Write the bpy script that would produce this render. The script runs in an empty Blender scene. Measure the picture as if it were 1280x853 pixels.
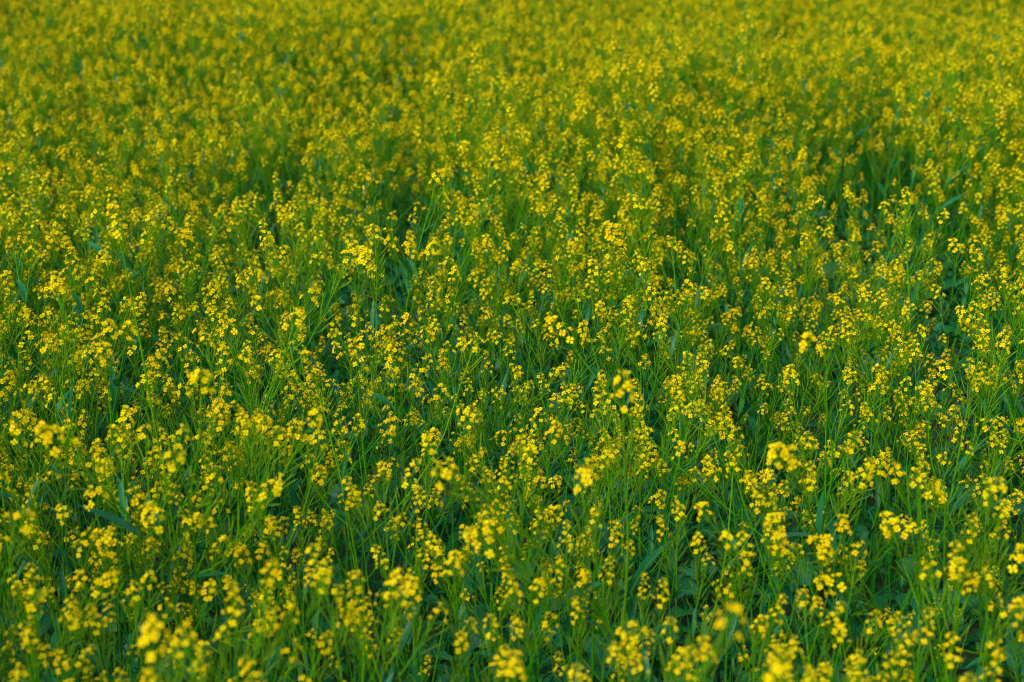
import bpy, math, random
from mathutils import Vector, Matrix, Quaternion, noise

R = math.radians
scene = bpy.context.scene

# ------------------------------------------------------------------ camera
CAM_H, PITCH, FPX = 1.45, R(19.4), 1778.0            # FPX: focal length in pixels of a 1280 px wide frame
cam_data = bpy.data.cameras.new("camera")
cam_data.lens, cam_data.sensor_width = 50.0, 36.0
cam_data.clip_start, cam_data.clip_end = 0.05, 2000.0
cam_data.dof.use_dof = True
cam_data.dof.focus_distance = 2.7
cam_data.dof.aperture_fstop = 3.9
cam_data.dof.aperture_blades = 9
cam = bpy.data.objects.new("camera", cam_data)
cam.location = (0, 0, CAM_H)
cam.rotation_euler = (R(90) - PITCH, 0, 0)
scene.collection.objects.link(cam)
scene.camera = cam

# ------------------------------------------------------------------ sky, sun, exposure
SUN_EL, SUN_AZ = R(43), R(-140)                       # veiled sun, behind the camera to the left
world = bpy.data.worlds.new("World")
scene.world = world
world.use_nodes = True
wn = world.node_tree
sky = wn.nodes.new("ShaderNodeTexSky")
sky.sky_type = 'NISHITA'
sky.sun_disc = False
sky.sun_elevation = SUN_EL
sky.sun_rotation = SUN_AZ
sky.dust_density = 2.0
wn.nodes["Background"].inputs["Strength"].default_value = 0.145
wn.links.new(sky.outputs[0], wn.nodes["Background"].inputs["Color"])
sun_data = bpy.data.lights.new("sun", 'SUN')
sun_data.energy = 1.15
sun_data.angle = R(35)
sun_data.color = (1.0, 0.97, 0.90)
sun = bpy.data.objects.new("sun", sun_data)
sdir = Vector((math.sin(SUN_AZ) * math.cos(SUN_EL), math.cos(SUN_AZ) * math.cos(SUN_EL), math.sin(SUN_EL)))
sun.rotation_euler = (-sdir).to_track_quat('-Z', 'Y').to_euler()
sun.location = sdir * 30
scene.collection.objects.link(sun)

scene.view_settings.view_transform = 'Standard'
scene.view_settings.look = 'None'
scene.view_settings.exposure = 1.14
scene.view_settings.gamma = 1.0
scene.view_settings.use_curve_mapping = False
scene.render.engine = 'CYCLES'
scene.cycles.max_bounces = 5
scene.cycles.diffuse_bounces = 3
scene.cycles.transmission_bounces = 3
scene.cycles.filter_width = 1.1
scene.cycles.glossy_bounces = 2
scene.cycles.use_denoising = True

FWD = Vector((0, math.cos(PITCH), -math.sin(PITCH)))
UP = Vector((0, math.sin(PITCH), math.cos(PITCH)))
CAM = Vector((0, 0, CAM_H))


def project(p):
    """where a point of the field shows in the 1280 x 853 photograph"""
    d = p - CAM
    z = d.dot(FWD)
    if z < 0.05:
        return None
    return 640 + FPX * d.x / z, 426.5 - FPX * d.dot(UP) / z, z


def field_point(px, py, z):
    """the place in the field, at height z, that the photograph shows at that pixel"""
    d = FWD * FPX + Vector((1, 0, 0)) * (px - 640) + UP * (426.5 - py)
    return CAM + d * ((z - CAM_H) / d.z)


# ------------------------------------------------------------------ materials
def plant_material(name, ramp, transl, gloss, rough=0.45, bump=0.0, scale=60.0, tint=None):
    """leaf-like surface: diffuse + translucent + a little sheen; the colour drifts from plant to plant and along the surface"""
    m = bpy.data.materials.new(name)
    m.use_nodes = True
    nt = m.node_tree
    nt.nodes.clear()
    N, L = nt.nodes.new, nt.links.new
    out = N("ShaderNodeOutputMaterial")
    info = N("ShaderNodeObjectInfo")
    tc = N("ShaderNodeTexCoord")
    nz = N("ShaderNodeTexNoise")
    nz.inputs["Scale"].default_value = scale
    nz.inputs["Detail"].default_value = 3
    L(tc.outputs["Object"], nz.inputs["Vector"])
    mix = N("ShaderNodeMath"); mix.operation = 'MULTIPLY_ADD'
    mix.inputs[1].default_value = 0.55
    L(nz.outputs["Fac"], mix.inputs[0])
    r2 = N("ShaderNodeMath"); r2.operation = 'MULTIPLY'; r2.inputs[1].default_value = 0.5
    L(info.outputs["Random"], r2.inputs[0])
    L(r2.outputs[0], mix.inputs[2])
    cr = N("ShaderNodeValToRGB")
    e = cr.color_ramp.elements
    e[0].position, e[0].color = ramp[0][0], (*ramp[0][1], 1)
    e[1].position, e[1].color = ramp[-1][0], (*ramp[-1][1], 1)
    for p, c in ramp[1:-1]:
        k = e.new(p); k.color = (*c, 1)
    L(mix.outputs[0], cr.inputs["Fac"])
    dif = N("ShaderNodeBsdfDiffuse"); tr = N("ShaderNodeBsdfTranslucent"); gl = N("ShaderNodeBsdfGlossy")
    L(cr.outputs["Color"], dif.inputs["Color"])
    if tint:
        tm = N("ShaderNodeMix"); tm.data_type = 'RGBA'; tm.blend_type = 'MULTIPLY'; tm.inputs["Factor"].default_value = 1
        L(cr.outputs["Color"], tm.inputs["A"]); tm.inputs["B"].default_value = (*tint, 1)
        L(tm.outputs["Result"], tr.inputs["Color"])
    else:
        L(cr.outputs["Color"], tr.inputs["Color"])
    gl.inputs["Roughness"].default_value = rough
    gl.inputs["Color"].default_value = (0.9, 0.95, 1, 1)
    a = N("ShaderNodeMixShader"); a.inputs[0].default_value = transl
    L(dif.outputs[0], a.inputs[1]); L(tr.outputs[0], a.inputs[2])
    b = N("ShaderNodeMixShader")
    fr = N("ShaderNodeLayerWeight")                    # thin sheets: the same sheen on both sides
    pw = N("ShaderNodeMath"); pw.operation = 'POWER'; pw.inputs[1].default_value = 4
    L(fr.outputs["Facing"], pw.inputs[0])
    fm = N("ShaderNodeMath"); fm.operation = 'MULTIPLY_ADD'; fm.inputs[1].default_value = 0.10 * gloss; fm.inputs[2].default_value = 0.018 * gloss
    L(pw.outputs[0], fm.inputs[0]); L(fm.outputs[0], b.inputs[0])
    L(a.outputs[0], b.inputs[1]); L(gl.outputs[0], b.inputs[2])
    if bump:
        bp = N("ShaderNodeBump"); bp.inputs["Strength"].default_value = bump; bp.inputs["Distance"].default_value = 0.002
        n2 = N("ShaderNodeTexNoise"); n2.inputs["Scale"].default_value = scale * 3
        L(tc.outputs["Object"], n2.inputs["Vector"]); L(n2.outputs["Fac"], bp.inputs["Height"])
        for s in (dif, gl):
            L(bp.outputs[0], s.inputs["Normal"])
    L(b.outputs[0], out.inputs["Surface"])
    return m


M_STEM = plant_material("stem_green", [(0.2, (0.030, 0.215, 0.002)), (0.55, (0.065, 0.290, 0.002)), (0.85, (0.140, 0.330, 0.002))], 0.25, 0.2, 0.4, 0, 14)
M_PETAL = plant_material("petal_yellow", [(0.15, (0.77, 0.48, 0.0003)), (0.5, (0.82, 0.61, 0.0003)), (0.85, (0.85, 0.70, 0.001))], 0.35, 0.1, 0.6, 0, 90)
M_BUD = plant_material("bud_green_yellow", [(0.2, (0.26, 0.30, 0.010)), (0.8, (0.52, 0.46, 0.010))], 0.2, 0.2, 0.5, 0, 120)
M_POD = plant_material("pod_green", [(0.2, (0.085, 0.225, 0.002)), (0.8, (0.17, 0.31, 0.003))], 0.15, 0.4, 0.4, 0, 40)
M_LEAF = plant_material("leaf_blue_green", [(0.15, (0.005, 0.080, 0.020)), (0.5, (0.010, 0.135, 0.036)), (0.85, (0.030, 0.200, 0.070))], 0.28, 0.9, 0.38, 0.5, 40, (1.1, 1.2, 0.5))
M_CENTRE = plant_material("stamen_yellow", [(0.2, (0.55, 0.42, 0.004)), (0.8, (0.70, 0.52, 0.006))], 0.1, 0.1, 0.6, 0, 100)
M_GRASS = plant_material("grass_green", [(0.15, (0.006, 0.130, 0.014)), (0.55, (0.014, 0.190, 0.012)), (0.9, (0.055, 0.235, 0.006))], 0.35, 0.2, 0.4, 0, 8)
M_STRAW = plant_material("dry_stalk", [(0.2, (0.10, 0.085, 0.035)), (0.8, (0.20, 0.17, 0.075))], 0.1, 0.3, 0.5, 0, 25)
SLOTS = [M_STEM, M_PETAL, M_BUD, M_POD, M_LEAF, M_CENTRE, M_GRASS, M_STRAW]
STEM, PETAL, BUD, POD, LEAF, CENTRE, GRASS, STRAW = range(8)


def soil_material():
    m = bpy.data.materials.new("soil")
    m.use_nodes = True
    nt = m.node_tree
    bs = nt.nodes["Principled BSDF"]
    N, L = nt.nodes.new, nt.links.new
    tc = N("ShaderNodeTexCoord")
    n1 = N("ShaderNodeTexNoise"); n1.inputs["Scale"].default_value = 18; n1.inputs["Detail"].default_value = 8
    n2 = N("ShaderNodeTexNoise"); n2.inputs["Scale"].default_value = 1.7; n2.inputs["Detail"].default_value = 4
    L(tc.outputs["Object"], n1.inputs["Vector"]); L(tc.outputs["Object"], n2.inputs["Vector"])
    c1 = N("ShaderNodeValToRGB")
    c1.color_ramp.elements[0].position, c1.color_ramp.elements[0].color = 0.3, (0.022, 0.016, 0.009, 1)
    c1.color_ramp.elements[1].position, c1.color_ramp.elements[1].color = 0.75, (0.065, 0.048, 0.028, 1)
    L(n1.outputs["Fac"], c1.inputs["Fac"])
    c2 = N("ShaderNodeValToRGB")
    c2.color_ramp.elements[0].position, c2.color_ramp.elements[0].color = 0.35, (0, 0, 0, 1)
    c2.color_ramp.elements[1].position, c2.color_ramp.elements[1].color = 0.6, (1, 1, 1, 1)
    L(n2.outputs["Fac"], c2.inputs["Fac"])
    mx = N("ShaderNodeMix"); mx.data_type = 'RGBA'
    L(c2.outputs["Color"], mx.inputs["Factor"])
    L(c1.outputs["Color"], mx.inputs["A"]); mx.inputs["B"].default_value = (0.030, 0.062, 0.014, 1)
    L(mx.outputs["Result"], bs.inputs["Base Color"])
    bs.inputs["Roughness"].default_value = 0.9
    bp = N("ShaderNodeBump"); bp.inputs["Strength"].default_value = 0.6; bp.inputs["Distance"].default_value = 0.02
    L(n1.outputs["Fac"], bp.inputs["Height"]); L(bp.outputs[0], bs.inputs["Normal"])
    return m


# ------------------------------------------------------------------ mesh helpers
class MB:
    def __init__(self):
        self.v, self.f, self.m = [], [], []

    def add(self, verts, faces, mat, mtx=None):
        o = len(self.v)
        self.v.extend(tuple(mtx @ Vector(p)) if mtx else tuple(p) for p in verts)
        self.f.extend(tuple(i + o for i in fc) for fc in faces)
        self.m.extend([mat] * len(faces))

    def join(self, other, mtx):
        o = len(self.v)
        self.v.extend(tuple(mtx @ Vector(p)) for p in other.v)
        self.f.extend(tuple(i + o for i in fc) for fc in other.f)
        self.m.extend(other.m)

    def tube(self, pts, rad, sides, mat, cap=True):
        n = len(pts)
        vs, fs = [], []
        for i, p in enumerate(pts):
            t = (pts[min(i + 1, n - 1)] - pts[max(i - 1, 0)])
            t = t.normalized() if t.length > 1e-9 else Vector((0, 0, 1))
            a = t.orthogonal() if abs(t.z) < 0.9 else Vector((1, 0, 0)) - t * t.x
            a.normalize()
            b = t.cross(a)
            r = rad[i] if hasattr(rad, '__len__') else rad
            for k in range(sides):
                w = 2 * math.pi * k / sides
                vs.append(p + a * (math.cos(w) * r) + b * (math.sin(w) * r))
        for i in range(n - 1):
            for k in range(sides):
                q = (k + 1) % sides
                fs.append((i * sides + k, i * sides + q, (i + 1) * sides + q, (i + 1) * sides + k))
        if cap:
            fs.append(tuple((n - 1) * sides + k for k in range(sides)))
        self.add(vs, fs, mat)

    def mesh(self, name):
        me = bpy.data.meshes.new(name)
        me.from_pydata(self.v, [], self.f)
        for s in SLOTS:
            me.materials.append(s)
        me.polygons.foreach_set("material_index", self.m)
        me.polygons.foreach_set("use_smooth", [True] * len(self.f))
        me.update()
        return me


def aim(p, d, spin=0.0, s=1.0):
    q = Vector((0, 0, 1)).rotation_difference(d.normalized()) @ Quaternion((0, 0, 1), spin)
    return Matrix.Translation(p) @ q.to_matrix().to_4x4() @ Matrix.Scale(s, 4)


# ------------------------------------------------------------------ flower: four petals round a stub of stamens
def make_flower(rng, opening):
    """opening 0: still a cup, 1: wide open"""
    b = MB()
    for k in range(4):
        az = k * math.pi / 2 + rng.uniform(-0.12, 0.12)
        l = 0.0045 * rng.uniform(0.9, 1.12)
        w = l * rng.uniform(0.40, 0.50)
        lift = (1 - opening) * 1.15 + rng.uniform(-0.08, 0.14)     # radians above the horizontal
        prof = ((0.10, 0.10, 0.0), (0.45, 0.75, 0.10), (0.80, 1.0, 0.10), (1.0, 0.55, 0.0))
        vs = []
        for t, ww, dz in prof:
            r, z = t * l * math.cos(lift), 0.0012 + t * l * math.sin(lift) + dz * l * (1 - 2.2 * max(0, t - 0.6) * opening)
            for s in (-1, 0, 1):
                y = s * w * ww
                zz = z + (0.10 * l * abs(s) * ww if rng.random() < 0.8 else 0)
                vs.append((r + (0.06 * l if s == 0 and t < 1 else 0), y, zz))
        fs = []
        for i in range(3):
            for s in range(2):
                a = i * 3 + s
                fs.append((a, a + 1, a + 4, a + 3))
        b.add(vs, fs, PETAL, Matrix.Rotation(az, 4, 'Z'))
    b.tube([Vector((0, 0, -0.001)), Vector((0, 0, 0.0015)), Vector((0, 0, 0.0042))], [0.0006, 0.0013, 0.0010], 4, CENTRE)
    return b


rng = random.Random(11)
FLOWERS = [make_flower(rng, o) for o in (1.0, 0.92, 0.8, 0.62, 0.35)]
FLOWER_MESH = [f.mesh("flower") for f in FLOWERS]


def bud(b, p, d, s):
    m = aim(p, d, 0, s)
    vs = [(0, 0, 0)] + [(0.0011 * math.cos(a), 0.0011 * math.sin(a), 0.0022) for a in (0, 2.09, 4.19)] + [(0, 0, 0.0048)]
    b.add(vs, [(0, 2, 1), (0, 3, 2), (0, 1, 3), (1, 2, 4), (2, 3, 4), (3, 1, 4)], BUD, m)


def make_cluster(rng, n_fl, l_pod, n_pod):
    """one flowering tip along +Z: young pods below, open flowers, buds on top. Returns stalk mesh builder and flower placements"""
    b = MB()
    lf = 0.013 + rng.uniform(0.0014, 0.0027) * n_fl
    top = l_pod + lf
    bend = Vector((rng.uniform(-1, 1), rng.uniform(-1, 1), 0)) * 0.10
    at = lambda z: Vector((bend.x * z * z / 0.12, bend.y * z * z / 0.12, z))
    k = 5
    b.tube([at(top * i / k) for i in range(k + 1)], [0.0010 - 0.0005 * i / k for i in range(k + 1)], 4, STEM)
    az = rng.uniform(0, 6.28)
    for i in range(n_pod):
        az += 2.4 + rng.uniform(-0.5, 0.5)
        z = l_pod * (0.06 + 0.94 * (i + rng.random() * 0.6) / n_pod)
        th = rng.uniform(0.5, 0.95)
        d = Vector((math.cos(az) * math.sin(th), math.sin(az) * math.sin(th), math.cos(th)))
        p0 = at(z)
        p1 = p0 + d * rng.uniform(0.009, 0.015)
        d2 = (d + Vector((0, 0, rng.uniform(0.3, 0.9)))).normalized()
        l = (0.018 + 0.020 * (1 - z / max(l_pod, 0.001))) * rng.uniform(0.7, 1.25)
        p2, p3 = p1 + d2 * l * 0.7, p1 + d2 * l
        b.tube([p0, p1, p1 + d2 * l * 0.12, p2, p3], [0.0004, 0.00045, 0.00095, 0.0009, 0.0002], 3, POD, False)
    fl = []
    for i in range(n_fl):
        az += 2.4 + rng.uniform(-0.4, 0.4)
        u = (i + rng.random() * 0.5) / n_fl                       # 0 lowest, 1 next to the buds
        z = l_pod + lf * 0.88 * u
        th = 1.25 - 0.75 * u + rng.uniform(-0.2, 0.2)
        d = Vector((math.cos(az) * math.sin(th), math.sin(az) * math.sin(th), math.cos(th)))
        lp = (0.0125 - 0.005 * u) * rng.uniform(0.8, 1.2)
        p0 = at(z)
        p1 = p0 + d * lp + Vector((0, 0, lp * 0.25))
        b.tube([p0, p0 + d * lp * 0.55, p1], 0.00042, 3, STEM, False)
        face = (d + Vector((rng.uniform(-0.5, 0.5), rng.uniform(-0.5, 0.5), rng.uniform(0.0, 0.7)))).normalized()
        o = rng.random()
        j = (0 if o < 0.35 else 1 if o < 0.6 else 2 if o < 0.8 else 3) if u < 0.75 else (2 if o < 0.3 else 3 if o < 0.6 else 4)
        fl.append((j, aim(p1, face, rng.uniform(0, 6.28), rng.uniform(0.88, 1.15))))
    for i in range(7):
        az += 2.4
        th = 0.75 * (1 - i / 7) + 0.1
        d = Vector((math.cos(az) * math.sin(th), math.sin(az) * math.sin(th), math.cos(th)))
        p = at(top - 0.004 + 0.0006 * i)
        e = p + d * (0.006 - 0.0005 * i)
        b.tube([p, e], 0.0004, 3, STEM, False)
        bud(b, e, d, rng.uniform(0.8, 1.2))
    return b, fl


rng = random.Random(23)
CL_SPEC = []
for i in range(20):
    n = rng.choice((5, 6, 8, 9, 10, 12, 15))
    lp = (0.02, 0.04, 0.06, 0.09, 0.13)[i % 5] * rng.uniform(0.85, 1.2)
    CL_SPEC.append(make_cluster(rng, n, lp, int(lp * 150) + 1))
STALK_MESH = [s[0].mesh("flower_stalk") for s in CL_SPEC]
CL_FULL = []
for st, fl in CL_SPEC:
    full = MB()
    full.join(st, Matrix.Identity(4))
    for j, m in fl:
        full.join(FLOWERS[j], m)
    CL_FULL.append(full)
CL_MESH = [f.mesh("flower_cluster") for f in CL_FULL]


# ------------------------------------------------------------------ leaves, growing along +X from the origin, upper side +Z
def make_leaf(rng, l, w, arch, lobes=0, seg=7, stalk=0.0, twist=0.0, ruffle=0.1):
    b = MB()
    vs, fs = [], []
    pos = Vector((stalk, 0, 0))
    ang = rng.uniform(0.3, 0.8) if not stalk else 0.5
    for i in range(seg + 1):
        t = i / seg
        wid = w * 0.5 * (math.sin(math.pi * min(1, (t * 0.86 + 0.12))) ** 0.8)
        if lobes:
            wid *= (0.55 + 0.45 * t) * (1.0 - 0.35 * (0.5 + 0.5 * math.cos(t * lobes * 6.28)))
        if i == seg:
            wid *= 0.25
        up = Vector((-math.sin(ang), 0, math.cos(ang)))
        tw = twist * t
        for s in (-1, 0, 1):
            y = s * wid
            vs.append(pos + Vector((0, 1, 0)) * (y * math.cos(tw)) + up * (y * math.sin(tw) + abs(s) * wid * 0.28 + (rng.uniform(-1, 1) * ruffle * wid if s else 0)))
        step = (l / seg)
        pos = pos + Vector((math.cos(ang), 0, math.sin(ang))) * step
        ang -= arch / seg
    for i in range(seg):
        for s in range(2):
            a = i * 3 + s
            fs.append((a, a + 1, a + 4, a + 3))
    b.add(vs, fs, LEAF)
    if w > 0.02:                                       # pale midrib standing out of the blade
        b.tube([vs[i * 3 + 1] + Vector((0, 0, 0.0004)) for i in range(seg + 1)], [0.0012 * (1 - i / (seg + 1)) + 0.0003 for i in range(seg + 1)], 3, POD, False)
    if stalk:
        b.tube([Vector((-0.002, 0, -0.012)), Vector((stalk * 0.5, 0, -0.003)), Vector((stalk, 0, 0))], [0.002, 0.0018, 0.0013], 3, STEM, False)
    return b


rng = random.Random(31)
LEAVES = []                                            # 0-5 narrow upper leaves, 6-9 lobed lower leaves, 10-13 broad round ones, 14-16 long upright straps
for i in range(6):
    LEAVES.append(make_leaf(rng, rng.uniform(0.04, 0.08), rng.uniform(0.006, 0.012), rng.uniform(0.2, 1.0), 0, 6, 0, rng.uniform(-0.5, 0.5)))
for i in range(4):
    LEAVES.append(make_leaf(rng, rng.uniform(0.10, 0.16), rng.uniform(0.045, 0.065), rng.uniform(0.9, 1.6), rng.choice((2.5, 3.0, 3.5)), 10, 0.03, rng.uniform(-0.4, 0.4), 0.25))
for i in range(4):
    LEAVES.append(make_leaf(rng, rng.uniform(0.07, 0.11), rng.uniform(0.055, 0.075), rng.uniform(0.7, 1.3), 0, 8, 0.05, rng.uniform(-0.3, 0.3), 0.22))
for i in range(3):
    LEAVES.append(make_leaf(rng, rng.uniform(0.11, 0.16), rng.uniform(0.026, 0.034), rng.uniform(0.4, 1.0), 0, 8, 0, rng.uniform(-0.5, 0.5), 0.12))
LEAF_MESH = [l.mesh("leaf") for l in LEAVES]


def leaf_at(p, az, pitch, s):
    return Matrix.Translation(p) @ Matrix.Rotation(az, 4, 'Z') @ Matrix.Rotation(-pitch, 4, 'Y') @ Matrix.Scale(s, 4)


# ------------------------------------------------------------------ whole plants
def path_point(pts, t):
    f = t * (len(pts) - 1)
    i = min(int(f), len(pts) - 2)
    return pts[i].lerp(pts[i + 1], f - i), (pts[i + 1] - pts[i]).normalized()


def make_plant(rng, n_br, h=0.62, podded=False, size=1.0):
    stem = MB()
    pick = lambda long: rng.choice([i for i in range(20) if (i % 5 >= 3) == long])
    cl, lv = [], []
    k = pick(podded or rng.random() < 0.4)
    l_top = max(v[2] for v in CL_SPEC[k][0].v)
    hs = h - l_top
    sway = Vector((rng.uniform(-1, 1), rng.uniform(-1, 1), 0)) * 0.08
    wob = Vector((rng.uniform(-1, 1), rng.uniform(-1, 1), 0)) * 0.010
    pts = [Vector((0, 0, -0.01)) + sway * (t * t) + wob * math.sin(t * 7) + Vector((0, 0, (hs + 0.01) * t)) for t in [i / 9 for i in range(10)]]
    stem.tube(pts, [0.0029 - 0.0019 * i / 9 for i in range(10)], 5, STEM, False)
    end, tan = path_point(pts, 1.0)
    cl.append((k, aim(end, tan, rng.uniform(0, 6.28), size)))
    az = rng.uniform(0, 6.28)
    for i in range(n_br):
        az += 2.4 + rng.uniform(-0.5, 0.5)
        t0 = 0.36 + 0.56 * (i + rng.random()) / max(n_br, 1)
        p, tg = path_point(pts, t0)
        k = pick(rng.random() < (0.6 if podded else 0.22))
        lt = max(v[2] for v in CL_SPEC[k][0].v)
        goal = h * rng.uniform(0.60, 0.99) - lt
        rise = max(0.05, goal - p.z)
        th = rng.uniform(0.50, 1.0)
        q, bp = p.copy(), [p.copy()]
        n = 6
        for s in range(n):
            a = th * (1 - 0.75 * s / n)
            q = q + Vector((math.cos(az) * math.tan(a), math.sin(az) * math.tan(a), 1)) * (rise / n) + Vector((rng.uniform(-1, 1), rng.uniform(-1, 1), 0)) * 0.002
            bp.append(q.copy())
        stem.tube(bp, [0.0014 - 0.0005 * s / n for s in range(n + 1)], 4, STEM, False)
        cl.append((k, aim(bp[-1], bp[-1] - bp[-2], rng.uniform(0, 6.28), size * rng.uniform(0.85, 1.05))))
        lv.append((rng.randrange(0, 6), leaf_at(p, az + rng.uniform(-0.2, 0.2), rng.uniform(0.1, 0.6), rng.uniform(0.8, 1.3))))
    for i in range(3):
        az += 2.4
        p, tg = path_point(pts, rng.uniform(0.2, 0.5))
        lv.append((rng.choice((0, 1, 2, 3, 4, 5, 5)), leaf_at(p, az, rng.uniform(0.0, 0.6), rng.uniform(0.55, 0.75))))
    for i in range(3):
        az += 2.4
        p, tg = path_point(pts, rng.uniform(0.03, 0.14))
        lv.append((rng.randrange(6, 10), leaf_at(p, az, rng.uniform(-0.1, 0.4), rng.uniform(0.5, 0.95))))
    kt, mt = cl[0]
    tip = mt @ Vector((0, 0, max(v[2] for v in CL_SPEC[kt][0].v) - 0.015))
    return {"stem": stem, "clusters": cl, "leaves": lv, "tip": tip, "podded": podded}


rng = random.Random(47)
SLIM = [make_plant(rng, (1, 2, 3, 1, 2, 3, 2, 1)[i], size=0.92) for i in range(8)]
BUSHY = [make_plant(rng, 5 + i % 4) for i in range(12)]
PODDY = [make_plant(rng, 3 + i % 3, 0.66, True) for i in range(5)]
ALL = SLIM + BUSHY + PODDY
for s in ALL:
    s["stem_mesh"] = s["stem"].mesh("stem")


def whole(s):
    b = MB()
    b.join(s["stem"], Matrix.Identity(4))
    for k, m in s["clusters"]:
        b.join(CL_FULL[k], m)
    for k, m in s["leaves"]:
        b.join(LEAVES[k], m)
    return b


# ------------------------------------------------------------------ ground
def ground():
    xs = [-300, -120, -50, -20, -9] + [-6 + 0.25 * i for i in range(49)] + [9, 20, 50, 120, 300]
    ys = [-300, -100, -30, -8, -2] + [0.25 * i for i in range(49)] + [16, 24, 45, 90, 180, 400]
    v, f = [], []
    for y in ys:
        for x in xs:
            near = abs(x) < 7 and -1 < y < 13
            v.append((x, y, (0.035 * noise.noise(Vector((x * 1.3, y * 1.3, 3.1))) + 0.02 * noise.noise(Vector((x * 4, y * 4, 1)))) if near else -0.03))
    w = len(xs)
    for j in range(len(ys) - 1):
        for i in range(w - 1):
            a = j * w + i
            f.append((a, a + 1, a + w + 1, a + w))
    me = bpy.data.meshes.new("ground")
    me.from_pydata(v, [], f)
    me.polygons.foreach_set("use_smooth", [True] * len(f))
    me.materials.append(soil_material())
    o = bpy.data.objects.new("ground", me)
    o["kind"] = "structure"
    o["label"] = "dark field soil hidden under the flowering plants"
    scene.collection.objects.link(o)


ground()

# ------------------------------------------------------------------ where things grow
# thin spots of the field, (photo x, photo y, height looked at, radius across, radius in depth, strength)
GAPS = []
for px, py, z, ra, rd, st in ((1115, 272, 0.36, 0.23, 0.85, 1.0), (506, 298, 0.36, 0.125, 0.85, 1.0), (180, 605, 0.2, 0.12, 0.16, 0.9), (345, 258, 0.36, 0.12, 0.7, 0.95),
                              (70, 230, 0.36, 0.16, 0.5, 0.5), (1000, 185, 0.36, 0.5, 0.6, 0.3), (840, 318, 0.36, 0.07, 0.45, 0.9), (700, 190, 0.36, 0.12, 0.5, 0.4), (1180, 400, 0.36, 0.08, 0.35, 0.8),
                              (130, 310, 0.3, 0.12, 0.2, 0.5), (930, 640, 0.2, 0.15, 0.2, 0.7), (1150, 540, 0.3, 0.12, 0.2, 0.6), (640, 520, 0.3, 0.12, 0.25, 0.5)):
    g = field_point(px, py, z)
    GAPS.append((g.x, g.y, ra, rd, st))


def fullness(x, y):
    v = 1.0
    for gx, gy, ra, rd, st in GAPS:
        q = ((x - gx) / ra) ** 2 + ((y - gy) / rd) ** 2
        v *= 1 - st * math.exp(-q * q * 0.7)
    return v * (1.0 + (0.65 if y < 3.4 else 0.2) * noise.noise(Vector((x * 2.3, y * 1.6, 4.4))))


def stand(x, y):
    """how tall the crop stands here"""
    return 0.60 + 0.13 * noise.noise(Vector((x * 0.9, y * 0.7, 7.7))) + 0.08 * noise.noise(Vector((x * 2.6, y * 2.1, 2.2)))


# flower tips one can pick out in the lower part of the photograph: x, y, height of the tip
TIPS = [(196, 568, .66), (30, 615, .60), (41, 658, .60), (7, 677, .64), (148, 617, .58), (179, 650, .60), (189, 680, .58), (251, 624, .55), (306, 612, .68), (337, 655, .66),
        (268, 690, .56), (296, 735, .78), (406, 694, .80), (399, 734, .70), (437, 739, .70), (203, 806, .82), (230, 797, .74), (100, 684, .62), (103, 722, .62), (89, 749, .66),
        (117, 758, .62), (162, 749, .60), (206, 760, .58), (186, 849, .76), (248, 832, .64), (316, 842, .72), (361, 766, .66), (330, 782, .60), (364, 814, .62), (24, 842, .60),
        (478, 587, .70), (509, 581, .72), (564, 581, .66), (612, 598, .60), (681, 598, .66), (695, 639, .62), (602, 653, .62), (575, 667, .58), (527, 660, .60), (771, 663, .62),
        (702, 662, .60), (832, 649, .58), (557, 711, .70), (492, 737, .76), (437, 765, .62), (530, 734, .68), (633, 725, .58), (674, 734, .62), (729, 722, .60), (726, 751, .56),
        (451, 775, .62), (564, 797, .56), (619, 816, .60), (661, 828, .74), (712, 838, .68), (801, 833, .60), (853, 821, .62), (832, 728, .60), (878, 642, .66), (1074, 581, .72),
        (1012, 581, .68), (1146, 598, .72), (1239, 615, .66), (878, 682, .60), (936, 679, .68), (960, 594, .58), (1067, 653, .64), (1074, 690, .66), (1108, 653, .66), (1142, 660, .62),
        (1218, 646, .66), (1249, 669, .64), (1201, 694, .76), (1163, 718, .70), (1235, 725, .66), (905, 775, .88), (896, 806, .72), (953, 838, .84), (854, 818, .62), (1039, 761, .64),
        (1094, 772, .62), (1050, 790, .60), (1125, 802, .60), (1163, 768, .64), (1197, 809, .66), (1239, 823, .64), (1201, 847, .70), (971, 754, .58), (988, 827, .60), (1077, 840, .64),
        (909, 741, .58), (1020, 640, .55), (760, 700, .55), (640, 640, .56), (400, 590, .62), (440, 620, .58), (380, 640, .56), (60, 570, .66), (120, 585, .66), (1180, 575, .62),
        (800, 590, .58), (750, 575, .64), (850, 560, .64), (920, 545, .66), (985, 690, .56), (20, 730, .58), (300, 690, .58), (480, 690, .58), (1270, 760, .62), (40, 790, .60)]
# stout stalks that stand out against the rest: tip x, y, height, and where their foot is in the photograph
STALKS = [(70, 545, .74, 235, 850), (235, 560, .72, 150, 840), (570, 575, .74, 700, 735), (780, 292, .70, 890, 500), (985, 560, .7, 1005, 720), (470, 325, .68, 560, 470), (15, 650, .7, 120, 850), (1225, 620, .66, 1275, 800)]

placed = []                                            # dicts: spec, matrix, tip (world)
rng = random.Random(101)


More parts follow.
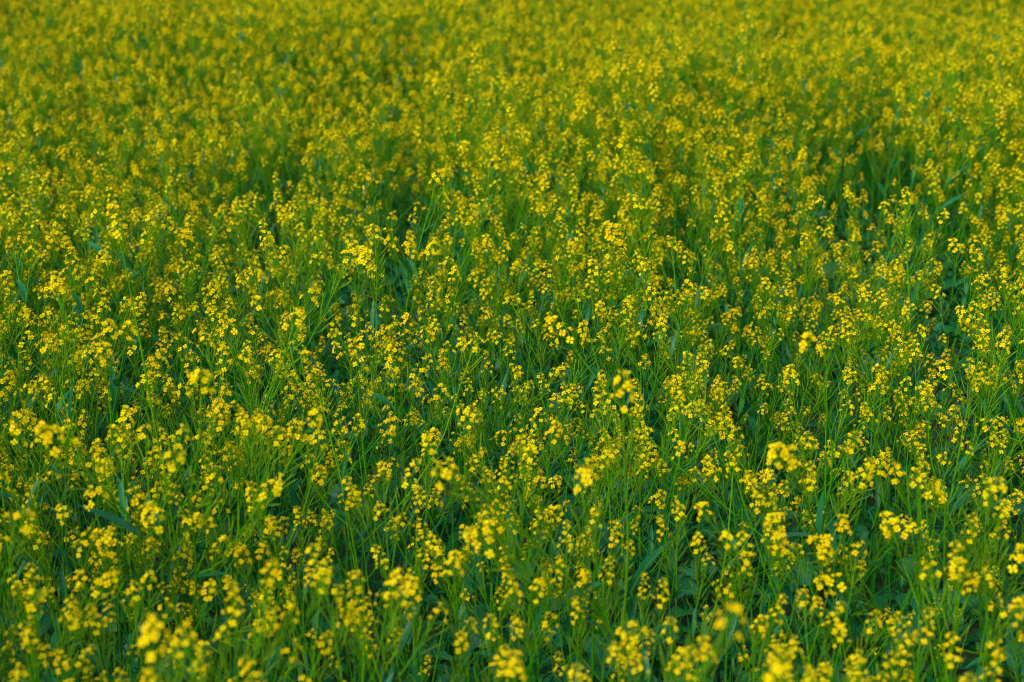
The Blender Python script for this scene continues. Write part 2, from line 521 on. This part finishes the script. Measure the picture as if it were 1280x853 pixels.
def place(spec, tip, lean=None, spin=None):
    """stand a plant so that its main flower tip reaches TIP; its foot stays on the ground"""
    if lean is None:
        a, b = rng.gauss(0, 0.11), rng.gauss(0, 0.14)
    else:
        a, b = lean
    q = Matrix.Rotation(a, 4, 'X') @ Matrix.Rotation(b, 4, 'Y') @ Matrix.Rotation(rng.uniform(0, 6.28) if spin is None else spin, 4, 'Z')
    t = q @ spec["tip"]
    s = tip.z / t.z
    base = tip - t * s
    base.z = 0
    placed.append({"spec": spec, "mtx": Matrix.Translation(base) @ q @ Matrix.Scale(s, 4), "tip": tip, "lean": (a, b), "base": base})


for px, py, z in TIPS:
    place(rng.choice(SLIM), field_point(px, py, z - 0.10 if z > 0.8 else 0.51 + (z - 0.6) * 0.65))
for px, py, z, fx, fy in STALKS:
    tip, foot = field_point(px, py, z), field_point(fx, fy, 0.0)
    d = tip - foot
    place(rng.choice(PODDY), tip, (max(-0.45, min(0.45, -math.atan2(d.y, d.z))), max(-0.6, min(0.6, math.atan2(d.x, d.z)))))
for i in range(60):                                   # smaller plants that flower lower down between those
    tip = field_point(rng.uniform(0, 1280), rng.uniform(540, 900), rng.uniform(0.32, 0.52))
    if rng.random() < fullness(tip.x, tip.y):
        place(rng.choice(SLIM), tip)

# the crop from there to well past the picture: a jittered grid, thinner in the gaps
STEP = 0.100
front = 1.80
y = 0.95
extra = []
while y < 20:
    x = -10.0
    while x < 10.0:
        gx, gy = x + rng.uniform(-0.5, 0.5) * STEP, y + rng.uniform(-0.5, 0.5) * STEP
        x += STEP if y < 3.8 else STEP * 0.75
        full = fullness(gx, gy)
        if rng.random() > full or (y > 12 and rng.random() < 0.4):
            continue
        h = stand(gx, gy) * rng.uniform(0.74, 1.12) * (0.72 + 0.28 * min(1, full * 1.3))
        if rng.random() < 0.04:
            h *= 1.15
        tip = Vector((gx, gy, h))
        pr = project(tip)
        if pr is None:
            continue
        inside = -60 < pr[0] < 1340 and pr[1] < 960
        if inside and pr[1] > 565:
            continue                                   # the lower part is set out above, tip by tip
        spec = rng.choice(BUSHY if rng.random() < 0.70 else (PODDY if rng.random() < 0.7 else SLIM))
        place(spec, tip)
    y += STEP

in_view = []
for p in placed:
    u = project(p["tip"])
    p["uv"] = u
    if u and 4 < u[0] < 1276 and 2 < u[1] < 851:
        in_view.append(p)
in_view.sort(key=lambda p: p["uv"][2])
chosen = in_view[:300]
chosen_ids = {id(p) for p in chosen}
rest = [p for p in placed if id(p) not in chosen_ids]

# ------------------------------------------------------------------ labels of the single plants
NUM = ["no", "one", "two", "three", "four", "five", "six", "seven", "eight", "nine", "ten"]
ORD = ["leftmost", "second from left", "third from left", "fourth from left", "fifth from left", "sixth from left", "seventh from left", "eighth from left", "ninth from left", "tenth from left",
       "eleventh from left", "twelfth from left", "thirteenth from left", "fourteenth from left", "fifteenth from left", "sixteenth from left"] + [w + " from left" for w in ("seventeenth", "eighteenth", "nineteenth", "twentieth", "twenty-first", "twenty-second", "twenty-third", "twenty-fourth", "twenty-fifth", "twenty-sixth", "twenty-seventh", "twenty-eighth", "twenty-ninth", "thirtieth")]
ROWS = [(770, "at bottom"), (690, "low down"), (610, "lower half"), (500, "below centre"), (400, "mid height"), (300, "above centre"), (200, "upper half"), (-1, "near top")]
COLS = [(150, "left edge"), (320, "far left"), (500, "left"), (640, "centre left"), (780, "centre right"), (960, "right"), (1130, "far right"), (9999, "right edge")]
cells = {}
for p in chosen:
    u, v, _ = p["uv"]
    row = next(n for lim, n in ROWS if v > lim)
    col = next(n for lim, n in COLS if u < lim)
    cells.setdefault((row, col), []).append(p)
for (row, col), ps in cells.items():
    ps.sort(key=lambda p: p["uv"][0])
    for i, p in enumerate(ps):
        a, b = p["lean"]
        z = p["tip"].z
        size = "tall" if z > 0.68 else "short" if z < 0.58 else "medium"
        lean = "leaning right" if b > 0.07 else "leaning left" if b < -0.07 else "standing upright"
        kind = "podded mustard plant" if p["spec"]["podded"] else "mustard plant"
        where = "on its own" if len(ps) == 1 else ("rightmost" if i == len(ps) - 1 else ORD[i])
        p["label"] = f"{size} {kind} {lean}, {NUM[len(p['spec']['clusters'])]} flower heads, {where} {row}, {col}"

# ------------------------------------------------------------------ the 300 plants that show largest, each with its parts
link = scene.collection.objects.link
new = bpy.data.objects.new


def part(name, mesh, parent, mtx):
    o = new(name, mesh)
    o.parent = parent
    o.matrix_basis = mtx
    link(o)
    return o


I4 = Matrix.Identity(4)
for n, p in enumerate(chosen):
    s = p["spec"]
    root = new("mustard_plant", None)
    root.empty_display_size = 0.05
    root.matrix_basis = p["mtx"]
    root["label"], root["category"], root["group"] = p["label"], "mustard plant", "flowering mustard plants in the field"
    link(root)
    part("stem", s["stem_mesh"], root, I4)
    for k, m in s["leaves"]:
        part("leaf", LEAF_MESH[k], root, m)
    near = p["uv"][2] < 2.0                            # near enough that single flowers show: each a piece of its cluster
    for k, m in s["clusters"]:
        c = part("flower_cluster", STALK_MESH[k] if near else CL_MESH[k], root, m)
        if near:
            for j, fm in CL_SPEC[k][1]:
                part("flower", FLOWER_MESH[j], c, fm)


# ------------------------------------------------------------------ broad-leaved young plants that show between the stems
def leafy_plant(px, py, z, label, kinds, n, h, seed, pitch):
    r = random.Random(seed)
    g = field_point(px, py, z)
    root = new("young_leafy_plant", None)
    root.location = (g.x, g.y, 0)
    root["label"], root["category"], root["group"] = label, "leafy plant", "young plants without flowers"
    link(root)
    b = MB()
    pts = [Vector((0.01 * math.sin(i), 0.008 * math.cos(i * 1.3), -0.01 + (h + 0.01) * i / 5)) for i in range(6)]
    b.tube(pts, [0.005 - 0.0006 * i for i in range(6)], 6, STEM)
    part("stem", b.mesh("stem"), root, I4)
    az = r.uniform(0, 6)
    for i in range(n):
        az += 2.4 + r.uniform(-0.3, 0.3)
        t = 0.25 + 0.75 * i / n
        p, _ = path_point(pts, t)
        part("leaf", LEAF_MESH[r.choice(kinds)], root, leaf_at(p, az, pitch[0] + (pitch[1] - pitch[0]) * t, r.uniform(0.65, 1.0)))


leafy_plant(790, 762, 0.30, "blue-green leafy young plant without flowers, upright strap leaves, low right of centre", (14, 15, 16), 11, 0.36, 3, (-0.1, 0.7))
leafy_plant(770, 840, 0.15, "dark broad-leaved young plant without flowers at the bottom edge right of centre", (6, 7, 10, 11), 9, 0.16, 4, (-0.1, 0.5))
leafy_plant(45, 825, 0.14, "broad round-leaved dark teal young plant in the bottom left corner", (10, 11, 12, 13), 10, 0.15, 5, (-0.1, 0.5))
leafy_plant(150, 838, 0.13, "broad lobed-leaved teal young plant at the bottom edge near left corner", (6, 8, 9, 12), 9, 0.14, 6, (-0.1, 0.5))
leafy_plant(935, 628, 0.22, "pale lobed-leaved young plant in the green gap right of centre", (6, 7, 8, 9), 9, 0.22, 7, (-0.1, 0.6))
leafy_plant(600, 838, 0.13, "broad-leaved young plant without flowers at the bottom edge left of centre", (10, 12, 13), 8, 0.14, 8, (-0.1, 0.5))

# ------------------------------------------------------------------ the rest of the crop and the undergrowth: masses nobody could count
def scatter(name, label, meshes, pts):
    """pts: (location, euler, scale, which mesh); one object of kind stuff that sets the meshes out by geometry nodes"""
    col = bpy.data.collections.new(name + "_kinds")
    for i, me in enumerate(meshes):
        col.objects.link(new(f"{name}_{i:02d}", me))
    me = bpy.data.meshes.new(name)
    me.from_pydata([tuple(p[0]) for p in pts], [], [])
    a = me.attributes.new("turn", 'FLOAT_VECTOR', 'POINT')
    a.data.foreach_set("vector", [c for p in pts for c in p[1]])
    a = me.attributes.new("size", 'FLOAT', 'POINT')
    a.data.foreach_set("value", [p[2] for p in pts])
    a = me.attributes.new("which", 'INT', 'POINT')
    a.data.foreach_set("value", [p[3] for p in pts])
    o = new(name, me)
    o["kind"], o["label"] = "stuff", label
    link(o)
    ng = bpy.data.node_groups.new(name, 'GeometryNodeTree')
    ng.interface.new_socket("Geometry", in_out='INPUT', socket_type='NodeSocketGeometry')
    ng.interface.new_socket("Geometry", in_out='OUTPUT', socket_type='NodeSocketGeometry')
    N, L = ng.nodes.new, ng.links.new
    gi, go = N("NodeGroupInput"), N("NodeGroupOutput")
    ci = N("GeometryNodeCollectionInfo")
    ci.inputs["Collection"].default_value = col
    ci.inputs["Separate Children"].default_value = True
    ci.inputs["Reset Children"].default_value = True
    ip = N("GeometryNodeInstanceOnPoints")
    ip.inputs["Pick Instance"].default_value = True

    def named(kind, nm):
        q = N("GeometryNodeInputNamedAttribute")
        q.data_type = kind
        q.inputs["Name"].default_value = nm
        return q.outputs["Attribute"]
    e2r = N("FunctionNodeEulerToRotation")
    L(named('FLOAT_VECTOR', "turn"), e2r.inputs[0])
    L(e2r.outputs[0], ip.inputs["Rotation"])
    L(named('INT', "which"), ip.inputs["Instance Index"])
    L(named('FLOAT', "size"), ip.inputs["Scale"])
    L(gi.outputs[0], ip.inputs["Points"])
    L(ci.outputs[0], ip.inputs["Instance"])
    L(ip.outputs[0], go.inputs[0])
    o.modifiers.new("set_out", 'NODES').node_group = ng
    return o


idx = {id(s): i for i, s in enumerate(ALL)}
pts = []
for p in rest:
    loc, q, sc = p["mtx"].decompose()
    pts.append((loc, q.to_euler(), sc.x, idx[id(p["spec"])]))
scatter("mustard_crop", "dense yellow flowering mustard crop receding towards the top of the picture", [whole(s).mesh("crop_plant") for s in ALL], pts)

rng = random.Random(77)


def grass_tuft(rng, n, hmax):
    b = MB()
    for i in range(n):
        az = rng.uniform(0, 6.28)
        r0 = rng.uniform(0, 0.035)
        p = Vector((math.cos(az * 3) * r0, math.sin(az * 3) * r0, -0.01))
        h = hmax * rng.uniform(0.5, 1.0)
        th = rng.uniform(0.03, 0.60)
        curl = rng.uniform(0.1, 0.9)
        w = rng.uniform(0.0008, 0.0020)
        side = Vector((-math.sin(az), math.cos(az), 0))
        vs, fs = [], []
        k = 5
        for s in range(k + 1):
            t = s / k
            ww = w * (1 - t ** 2.2) + 0.0002
            vs += [p - side * ww, p + side * ww + Vector((0, 0, ww * 0.6))]
            a = th + curl * t * t
            p = p + Vector((math.cos(az) * math.sin(a), math.sin(az) * math.sin(a), math.cos(a))) * (h / k)
        fs = [(2 * s, 2 * s + 1, 2 * s + 3, 2 * s + 2) for s in range(k)]
        b.add(vs, fs, STRAW if rng.random() < 0.04 else GRASS)
    return b


tufts = [grass_tuft(rng, 11, h) for h in (0.24, 0.30, 0.38, 0.45, 0.52)]
pts = []
y = 0.5
while y < 12:
    x = -(2.2 + 0.45 * y)
    while x < 2.2 + 0.45 * y:
        gx, gy = x + rng.uniform(-0.05, 0.05), y + rng.uniform(-0.05, 0.05)
        if rng.random() < 0.25 + 1.2 * fullness(gx, gy):
            hi = 2.5 * min(1, fullness(gx, gy) * 1.4) + 2.4 * noise.noise(Vector((gx * 1.7, gy * 1.7, 11)))
            pts.append(((gx, gy, 0), (rng.gauss(0, 0.08), rng.gauss(0, 0.08), rng.uniform(0, 6.28)), rng.uniform(0.8, 1.2), max(0, min(4, int(hi + rng.uniform(-1, 1))))))
        x += 0.13 if y < 5 else 0.15
    y += 0.13 if y < 5 else 0.15
scatter("grass", "green grass and thin shoots growing between the mustard stems", [t.mesh("tuft") for t in tufts], pts)


def leaf_clump(rng, kinds, n, h):
    b = MB()
    az = rng.uniform(0, 6)
    for i in range(n):
        az += 2.4 + rng.uniform(-0.4, 0.4)
        b.join(LEAVES[rng.choice(kinds)], leaf_at(Vector((rng.uniform(-0.02, 0.02), rng.uniform(-0.02, 0.02), h * rng.random())), az, rng.uniform(-0.1, 0.7), rng.uniform(0.35, 0.75)))
    return b


clumps = [leaf_clump(rng, k, n, h) for k, n, h in (((6, 7, 8, 9), 7, 0.06), ((10, 11, 12, 13), 7, 0.08), ((6, 8, 10, 12), 8, 0.14), ((6, 9, 11, 13), 9, 0.10), ((0, 1, 2, 3, 4, 5), 9, 0.22), ((1, 3, 5, 4), 10, 0.30))]
pts = []
y = 0.5
while y < 12:
    x = -(2.2 + 0.45 * y)
    st = 0.078 if y < 5 else 0.16
    while x < 2.2 + 0.45 * y:
        if rng.random() < 0.9:
            gx, gy = x + rng.uniform(-0.06, 0.06), y + rng.uniform(-0.06, 0.06)
            pts.append(((gx, gy, 0), (rng.gauss(0, 0.12), rng.gauss(0, 0.12), rng.uniform(0, 6.28)), rng.uniform(0.7, 1.25), rng.randrange(len(clumps))))
        x += st
    y += st
scatter("undergrowth_leaves", "dark blue-green leaves covering the ground under the flowers", [c.mesh("clump") for c in clumps], pts)
